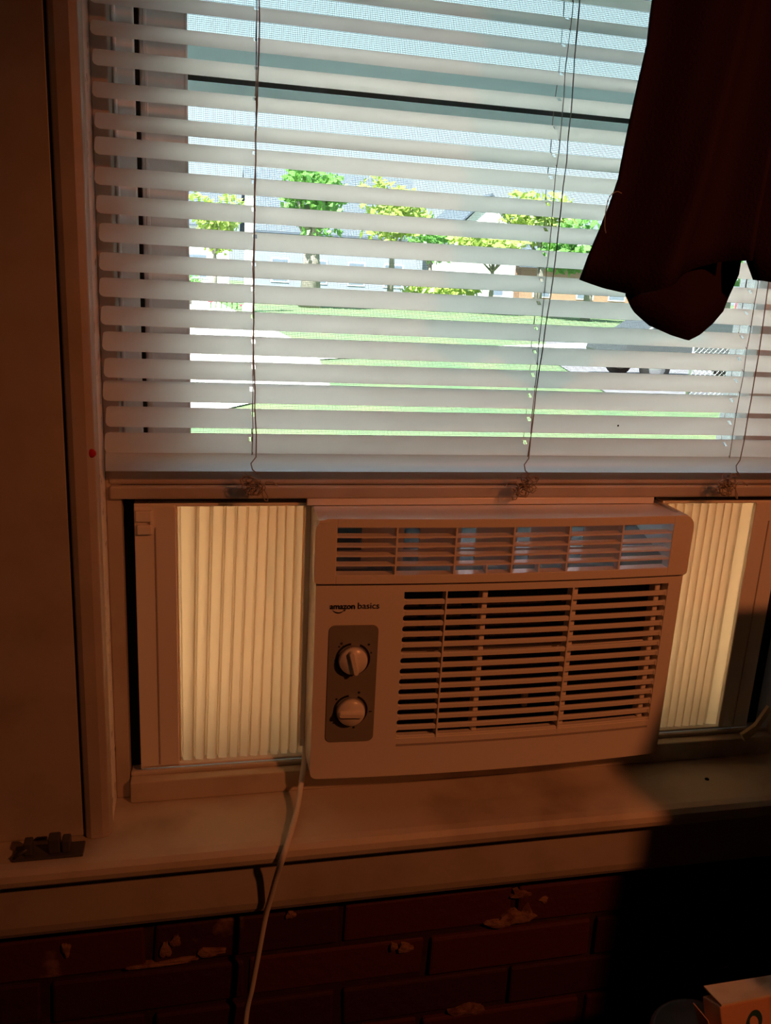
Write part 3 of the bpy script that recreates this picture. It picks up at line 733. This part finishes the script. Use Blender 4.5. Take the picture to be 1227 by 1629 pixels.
m = MB(); m.hexa([(-0.0125, 0.004, H-0.012), (-0.0115, 0.004, H-0.012), (-0.0008, 0.004, H-0.060), (-0.0018, 0.004, H-0.060), (-0.0125, 0.026, H-0.004), (-0.0115, 0.026, H-0.004), (-0.0008, 0.026, H-0.058), (-0.0018, 0.026, H-0.058)])
m.build('side_flap', M['card_o'], bx)
m = MB(); vs = []; q = 28
for i in range(q+1):
    a = R(-60 + 330*i/q); r0, r1 = 0.0052, 0.0092 + 0.0015*math.sin(a*2)
    vs += [(0.036+r0*math.cos(a), -0.0006, H-0.020+r0*1.15*math.sin(a)), (0.036+r1*math.cos(a), -0.0006, H-0.020+r1*1.15*math.sin(a))]
m.add(vs, [(2*i, 2*i+1, 2*i+3, 2*i+2) for i in range(q)]); m.build('printed_mark', M['logo_g'], bx, label='dark green ring mark')
tb = thing('round_tub', 'round grey plastic tub standing behind the carton', 'tub', None, (0.538, -0.138, 0.4002))
MB().lathe([(0.045, 0), (0.050, 0.01), (0.054, 0.166), (0.0001, 0.166)], (0, 0, 0), 'Z', 40).build('tub_body', M['tub'], tb)
MB().lathe([(0.0565, 0.158), (0.0575, 0.162), (0.0575, 0.173), (0.0555, 0.176), (0.0525, 0.176), (0.050, 0.172), (0.030, 0.1705), (0.0001, 0.170)], (0, 0, 0), 'Z', 40).build('lid', M['tub'], tb, label='rimmed round lid')

# drawer unit added to cast the shadow at lower right, and the shaded lamp that lights the room, both outside the picture
t = thing('shadow_dresser', 'tall brown drawer unit added out of view to cast the shadow at lower right', 'shadow_dresser', None, (0.0, 0.0, 0))
MB().box(0.610, 1.16, -0.40, -0.185, 0.05, 1.17).build('carcass', M['wood'], t, 0.004)
for k in range(4):
    d = MB().box(0.635, 1.135, -0.415, -0.401, 0.08+0.27*k, 0.33+0.27*k).build('drawer', M['wood'], t, 0.003)
    MB().lathe([(0.004, 0), (0.006, 0.012), (0.012, 0.02), (0.0001, 0.024)], (0.885, -0.415, 0.205+0.27*k), 'Y', 16).build('knob', M['darkmetal'], d)
for x in (0.64, 1.135):
    for y in (-0.37, -0.215): MB().box(x-0.02, x+0.02, y-0.02, y+0.02, 0, 0.05).build('foot', M['wood'], t)
fl = thing('floor_lamp', 'slim floor lamp with a cone shade turned to the window', 'lamp', None, (LAMP_POS.x + 0.25, LAMP_POS.y - 0.02, 0))
q0 = Vector(fl.location); aim = (LAMP_AIM - LAMP_POS).normalized(); rel = LAMP_POS - q0
MB().lathe([(0.13, 0), (0.13, 0.015), (0.02, 0.025), (0.0001, 0.025)], (0, 0, 0), 'Z', 32).build('base', M['darkmetal'], fl)
MB().tube(smooth([(0, 0, 0.02), (0, 0, 1.2), (0, -0.01, 1.80), (-0.08, -0.04, 1.92), tuple(rel - aim*0.10)], 8), 0.008, 10).build('pole', M['darkmetal'], fl)
sh = MB().lathe([(0.020, -0.11), (0.035, -0.09), (0.085, 0.06), (0.083, 0.06), (0.033, -0.088), (0.0001, -0.10)], (0, 0, 0), 'Z', 32).build('lamp_shade', M['darkmetal'], fl)
sh.location = rel; sh.rotation_euler = aim.to_track_quat('Z', 'Y').to_euler()
ld = bpy.data.lights.new('lamp_bulb', 'SPOT'); ld.energy = LAMP_POWER; ld.color = LAMP_COLOR; ld.spot_size = R(70); ld.spot_blend = 0.9; ld.shadow_soft_size = 0.03
lo = bpy.data.objects.new('lamp_bulb', ld); COL.objects.link(lo); lo.parent = fl; lo.location = rel; lo.rotation_euler = aim.to_track_quat('-Z', 'Y').to_euler()

# ------------------------------------------------------------------ outdoors
GZ = -0.50
M['lawn'] = mat('lawn_green', (0.105, 0.185, 0.095), 0.9, 0.1, (0.9, (0.165, 0.215, 0.105), 0.35, 0.7))
M['concrete'] = mat('pale_concrete', (0.74, 0.72, 0.69), 0.8, 0.2, (3, (0.66, 0.63, 0.61), 0.4, 0.7))
M['asphalt'] = mat('grey_asphalt', (0.20, 0.20, 0.23), 0.9, 0.2, (4, (0.17, 0.17, 0.20), 0.4, 0.7))
M['siding_w'] = mat('white_siding', (0.85, 0.85, 0.84), 0.6, 0.2)
M['siding_b'] = mat('pale_grey_siding', (0.24, 0.28, 0.35), 0.6, 0.2)
M['siding_t'] = mat('tan_siding', (0.34, 0.21, 0.14), 0.6, 0.2)
M['roof'] = mat('grey_shingle_roof', (0.085, 0.11, 0.15), 0.8, 0.2, (5, (0.11, 0.135, 0.17), 0.4, 0.6))
M['leaf_g'] = translucent('green_leaves', (0.14, 0.36, 0.08), (0.30, 0.55, 0.10), 0.35, noise=(0.7, (0.16, 0.36, 0.08)))
M['leaf_y'] = translucent('yellow_green_leaves', (0.38, 0.52, 0.12), (0.55, 0.65, 0.14), 0.35, noise=(0.7, (0.34, 0.44, 0.10)))
M['bark'] = mat('grey_bark', (0.30, 0.27, 0.24), 0.9, 0.1, (8, (0.20, 0.18, 0.16), 0.4, 0.7))
M['carpaint'] = mat('grey_car_paint', (0.055, 0.062, 0.070), 0.3, 0.5)
M['carglass'] = mat('dark_car_glass', (0.05, 0.06, 0.07), 0.08, 0.7)
M['tyre'] = mat('black_tyre', (0.02, 0.02, 0.02), 0.8, 0.2)
M['winglass'] = mat('house_window_glass', (0.16, 0.20, 0.26), 0.1, 0.6)
M['yellow'] = mat('yellow_plastic', (0.85, 0.72, 0.06), 0.5, 0.3)
M['redp'] = mat('red_petals', (0.80, 0.05, 0.12), 0.6, 0.2)
M['pinkp'] = mat('pink_petals', (0.90, 0.25, 0.50), 0.6, 0.2)
M['yelp'] = mat('yellow_petals', (0.90, 0.70, 0.10), 0.6, 0.2)

CY = -0.785
def at(tx, d): return (tx*d, d + CY)            # bearing (x over distance) and distance from the window side
struct(MB().box(-60, 120, -20, 160, GZ-0.5, GZ-0.02).build('ground', M['lawn']))
struct(MB().box(-14, 18, 0.27, 8.6, GZ-0.02, GZ+0.01).build('bounce_patio', M['concrete']))  # unseen pale slab added to bounce sunlight up onto the blind
struct(MB().box(-60, 120, 58, 66, GZ-0.02, GZ+0.0).build('street', M['asphalt']))
struct(MB().box(-60, 120, 55.2, 56.8, GZ-0.02, GZ+0.012).build('pavement', M['concrete']))
b = MB(); b.add([(-1.0, 9.0, GZ+0.004), (2.3, 14.0, GZ+0.004), (3.0, 21.0, GZ), (1.2, 54, GZ), (-4, 54, GZ), (-6, 9, GZ)], [(0, 1, 2, 3, 4, 5)])
struct(b.build('driveway', M['concrete']))
b = MB(); b.add([(2.6, 18.5, GZ+0.005), (14, 26.5, GZ+0.005), (14, 28.0, GZ+0.005), (2.6, 20.2, GZ+0.005)], [(0, 1, 2, 3)])
struct(b.build('footpath', M['concrete']))
b = MB(); b.add([(7.5, 13.9, GZ+0.004), (26, 14.4, GZ+0.004), (40, 40, GZ+0.004), (14, 33, GZ+0.004), (9, 20, GZ+0.004)], [(0, 1, 2, 3, 4)])
struct(b.build('parking_pad', M['asphalt']))

def house(nm, label, x0, x1, y0, y1, wall_h, ridge, wallm, axis, wins, roofm='roof'):
    h = thing(nm, label, 'house', None, ((x0+x1)/2, (y0+y1)/2, GZ)); c = Vector(h.location)
    def lb(x0, x1, y0, y1, z0, z1): return (x0-c.x, x1-c.x, y0-c.y, y1-c.y, z0, z1)
    MB().box(*lb(x0, x1, y0, y1, 0, wall_h)).build('walls', wallm, h)
    e = 0.4; m = MB(); a0, a1, b0, b1 = x0-e-c.x, x1+e-c.x, y0-e-c.y, y1+e-c.y
    if axis == 'X':
        pr = [(b0, wall_h-0.1), ((b0+b1)/2, ridge), (b1, wall_h-0.1), (b1, wall_h+0.05), ((b0+b1)/2, ridge+0.18), (b0, wall_h+0.05)]
        m.extrude_x(pr, [a0, a1])
        g = MB().extrude_x([(b0+e, wall_h), ((b0+b1)/2, ridge-0.1), (b1-e, wall_h)], [a0+e, a1-e])
    else:
        m.prism([(a0, wall_h-0.1), ((a0+a1)/2, ridge), (a1, wall_h-0.1), (a1, wall_h+0.05), ((a0+a1)/2, ridge+0.18), (a0, wall_h+0.05)], b0, b1)
        g = MB().prism([(a0+e, wall_h), (a1-e, wall_h), ((a0+a1)/2, ridge-0.1)], b0+e, b1-e)
    m.build('roof', M[roofm], h); g.build('gable', wallm, h)
    for wx, wz, ww, wh in wins:
        f = MB().box(wx-ww/2-0.1-c.x, wx+ww/2+0.1-c.x, y0-0.06-c.y, y0+0.0-c.y, wz-0.1, wz+wh+0.1).build('house_window', M['siding_w'], h)
        MB().box(wx-ww/2-c.x, wx+ww/2-c.x, y0-0.08-c.y, y0-0.06-c.y, wz, wz+wh).build('pane', M['winglass'], f)
    return h
house('house', 'pale grey house with a wide shingle roof beyond the street tree', 4.3, 17.4, 68, 78, 4.8, 9.6, M['siding_b'], 'X', [(6.5, 1.2, 1.2, 1.6), (9.5, 1.2, 1.2, 1.6), (12.5, 1.2, 1.2, 1.6), (15.5, 1.2, 1.4, 1.6)])
house('house', 'white house with a steep gable facing the street', 19.4, 24.4, 64.5, 74, 5.6, 8.2, M['siding_w'], 'Y', [(21.0, 1.0, 1.0, 1.5), (23.0, 1.0, 1.0, 1.5)])
house('house', 'tan low house behind the yellow green trees', 27, 38, 70, 79, 3.4, 6.2, M['siding_t'], 'X', [(29, 1.0, 1.4, 1.4), (33, 1.0, 1.4, 1.4), (36, 1.0, 1.4, 1.4)])
house('house', 'white house with a shingle roof behind the white post', -7, 2.6, 67, 77, 4.9, 8.0, M['siding_w'], 'X', [(-4, 1.2, 1.4, 1.6), (0.2, 1.2, 1.4, 1.6)])

def tree(label, tx, d, zc, rx, rz, leafm, n, trunk_r=0.25, seed=1, cat='tree', nm='leafy_tree'):
    rnd = random.Random(seed); x, y = at(tx, d)
    t = thing(nm, label, cat, None, (x, y, GZ))
    zz = zc - GZ
    tr = MB(); tr.tube([(0, 0, 0), (0.05, 0, zz*0.4), (0, 0.03, zz)], [trunk_r*1.2, trunk_r*0.9, trunk_r*0.5], 10)
    for k in range(5):
        a = k*1.3; tr.tube([(0, 0, zz*0.62), (rx*0.5*math.cos(a), rx*0.5*math.sin(a), zz + rz*0.25*math.sin(k*2.1))], [trunk_r*0.5, trunk_r*0.15], 6)
    tr.build('trunk', M['bark'], t)
    m = MB()
    lobes = [(rnd.uniform(-.55, .55)*rx, rnd.uniform(-.55, .55)*rx, rnd.uniform(-.45, .6)*rz, rnd.uniform(.4, .62)) for _ in range(9)]
    for k in range(n):
        lx, ly, lz, ls = rnd.choice(lobes)
        while True:
            v = Vector((rnd.uniform(-1, 1), rnd.uniform(-1, 1), rnd.uniform(-1, 1)))
            if 0.4 < v.length < 1: break
        p = Vector((lx + v.x*rx*ls, ly + v.y*rx*ls, zz + lz + v.z*rz*ls))
        a = Vector((rnd.uniform(-1, 1), rnd.uniform(-1, 1), rnd.uniform(-1, 1))).normalized(); b_ = a.orthogonal().normalized(); s = rnd.uniform(0.09, 0.17)*max(rx, rz)*0.75
        m.add([p-a*s, p+b_*s*0.6, p+a*s, p-b_*s*0.6], [(0, 1, 2, 3)])
    f = m.build('foliage', leafm, t); f['kind'] = 'stuff'
    return t
tree('round green street tree in front of the grey roofed house', 0.129, 50, 1.36+0.075*50, 2.35, 2.0, M['leaf_g'], 1500, 0.55, 3)
tree('yellowish tree with thin crown right of the round street tree', 0.222, 53.5, 1.36+0.060*56, 2.3, 2.6, M['leaf_y'], 900, 0.2, 4)
tree('bushy green tree between the pale houses', 0.268, 62, 1.36+0.045*58, 2.1, 1.6, M['leaf_g'], 900, 0.2, 5)
tree('tall yellow green tree before the tan house', 0.405, 54, 1.36+0.070*54, 2.8, 2.3, M['leaf_y'], 1200, 0.25, 6)
tree('spreading green tree above the parked car', 0.470, 48, 1.36+0.045*48, 3.0, 1.6, M['leaf_g'], 1200, 0.25, 8)
tree('low bright green tree beside the tan house', 0.345, 52, 1.36+0.042*52, 3.0, 1.0, M['leaf_y'], 1000, 0.15, 9)
tree('loose yellow green tree beside the white post', 0.022, 52, 1.36+0.045*52, 1.6, 1.9, M['leaf_y'], 800, 0.15, 10)
tree('large dark green tree far right of the car', 0.66, 52, 1.36+0.05*52, 4.5, 2.2, M['leaf_g'], 1400, 0.3, 12)
tree('low rounded shrub growing at the edge of the drive', -0.004, 47, GZ+0.9, 0.7, 0.8, M['leaf_g'], 500, 0.05, 13, 'shrub', 'shrub')
tree('long clipped hedge bush by the pavement', 0.285, 54.0, GZ+1.0, 2.6, 0.8, M['leaf_y'], 800, 0.05, 14, 'shrub', 'shrub')

x, y = at(0.0597, 42)
t = thing('porch_post', 'square white post standing at the edge of the lawn', 'post', None, (x, y, GZ))
MB().box(-0.19, 0.19, -0.19, 0.19, 0.25, 5.2).build('shaft', M['siding_w'], t); MB().box(-0.28, 0.28, -0.28, 0.28, 0, 0.25).build('plinth', M['siding_w'], t); MB().box(-0.28, 0.28, -0.28, 0.28, 5.2, 5.4).build('cap', M['siding_w'], t)
rnd = random.Random(5)
for k in range(7):
    x, y = at(0.018 + 0.0058*k, 43 + 0.7*(k % 2)); hh = 0.28 + rnd.uniform(-.1, .1)
    t = thing('flowering_plant', ('red', 'pink', 'yellow')[k % 3] + ' flowering plant in the bed by the white post, %s from the left' % ('first', 'second', 'third', 'fourth', 'fifth', 'sixth', 'seventh')[k], 'flower', 'flowers by the white post', (x, y, GZ))
    MB().tube([(0, 0, 0), (0.02, 0, hh)], 0.03, 6).build('stem', M['leaf_g'], t)
    m = MB()
    for q in range(14):
        a = q*2.4; r_ = 0.11*math.sqrt(q/14); m.lathe([(0.001, 0), (0.045, 0.02), (0.001, 0.05)], (r_*math.cos(a), r_*math.sin(a), hh+0.02*math.sin(q)), 'Z', 6)
    m.build('blossom', (M['redp'], M['pinkp'], M['yelp'])[k % 3], t)

# parked car, side on
cx, cyy = at(0.625, 17.2)
car = thing('car', 'grey parked car standing on the asphalt pad beyond the lawn', 'car', None, (cx, cyy, GZ))
body = [(-2.15, 0.35), (2.1, 0.35), (2.18, 0.55), (2.1, 0.85), (1.25, 0.98), (0.55, 1.02), (-1.5, 1.0), (-2.1, 0.92), (-2.2, 0.6)]
MB().prism(body, -0.85, 0.85).build('body', M['carpaint'], car, 0.08, 3)
cab = [(-1.75, 0.98), (0.95, 0.98), (0.25, 1.42), (-1.05, 1.45)]
MB().prism(cab, -0.72, 0.72).build('cabin', M['carpaint'], car, 0.07, 3)
MB().prism([(-1.45, 1.03), (-0.42, 1.03), (-0.42, 1.36), (-1.0, 1.36)], -0.735, -0.715).build('side_window', M['carglass'], car)
MB().prism([(-0.34, 1.03), (0.68, 1.03), (0.2, 1.36), (-0.34, 1.36)], -0.735, -0.715).build('side_window', M['carglass'], car)
b = MB(); b.add([(0.97, -0.62, 1.0), (0.97, 0.62, 1.0), (0.31, 0.6, 1.42), (0.31, -0.6, 1.42), (0.93, -0.62, 1.0), (0.93, 0.62, 1.0), (0.27, 0.6, 1.42), (0.27, -0.6, 1.42)], [(0,1,2,3),(7,6,5,4),(0,4,5,1),(1,5,6,2),(2,6,7,3),(3,7,4,0)])
b.build('windscreen', M['carglass'], car)
for x in (-1.35, 1.35):
    for y in (-0.80, 0.80):
        wh = MB().lathe([(0.0001, -0.1), (0.30, -0.1), (0.33, -0.05), (0.33, 0.05), (0.30, 0.1), (0.0001, 0.1)], (x, y, 0.33), 'Y', 24).build('wheel', M['tyre'], car)
        MB().lathe([(0.0001, -0.105), (0.19, -0.105), (0.19, 0.105), (0.0001, 0.105)], (x, y, 0.33), 'Y', 16).build('hub_cap', M['metal'], wh)
# chain link fence piece before the car
x, y = at(0.665, 14.6)
fe = thing('chain_link_fence', 'short run of chain link fence before the parked car', 'fence', None, (x, y, GZ))
for k in range(4): MB().tube([(-0.6+1.1*k, 0, 0), (-0.6+1.1*k, 0, 1.0)], 0.025, 8).build('fence_post', M['metal'], fe)
MB().tube([(-0.6, 0, 0.98), (2.7, 0, 0.98)], 0.02, 8).build('top_rail', M['metal'], fe)
m = MB(); w = 3.3; hgt = 0.95; s = 0.10; k = -hgt
while k < w:
    for sgn in (1, -1):
        a, c = max(0, k), min(w, k+hgt)
        za, zc = (a-k, c-k) if sgn > 0 else (hgt-(a-k), hgt-(c-k))
        m.tube([(-0.6+a, 0, za+0.02), (-0.6+c, 0, zc+0.02)], 0.006, 3, False)
    k += s
f = m.build('wire_mesh', M['metal'], fe); f['kind'] = 'stuff'
x, y = at(0.664, 22)
t = thing('utility_bin', 'yellow wheeled bin standing behind the parked car', 'bin', None, (x, y, GZ))
MB().hexa([(-0.36, -0.3, 0.06), (0.36, -0.3, 0.06), (0.36, 0.3, 0.06), (-0.36, 0.3, 0.06), (-0.45, -0.36, 1.05), (0.45, -0.36, 1.05), (0.45, 0.36, 1.05), (-0.45, 0.36, 1.05)]).build('bin_body', M['yellow'], t, 0.03)
MB().box(-0.48, 0.48, -0.40, 0.40, 1.05, 1.13).build('bin_lid', M['yellow'], t, 0.03)
for x in (-0.3, 0.3): MB().lathe([(0.0001, -0.04), (0.1, -0.04), (0.1, 0.04), (0.0001, 0.04)], (x, 0.28, 0.1), 'Y', 14).build('wheel', M['tyre'], t)

x, y = at(0.690, 27)
t = thing('mailbox', 'small red mailbox on a post beyond the yellow bin', 'mailbox', None, (x, y, GZ))
MB().box(-0.06, 0.06, -0.06, 0.06, 0, 1.35).build('post', M['siding_w'], t)
MB().extrude_x([(-0.20, 1.35), (0.20, 1.35), (0.20, 1.62), (0.14, 1.74), (0.0, 1.79), (-0.14, 1.74), (-0.20, 1.62)], [-0.3, 0.3]).build('box_body', M['redp'], t)
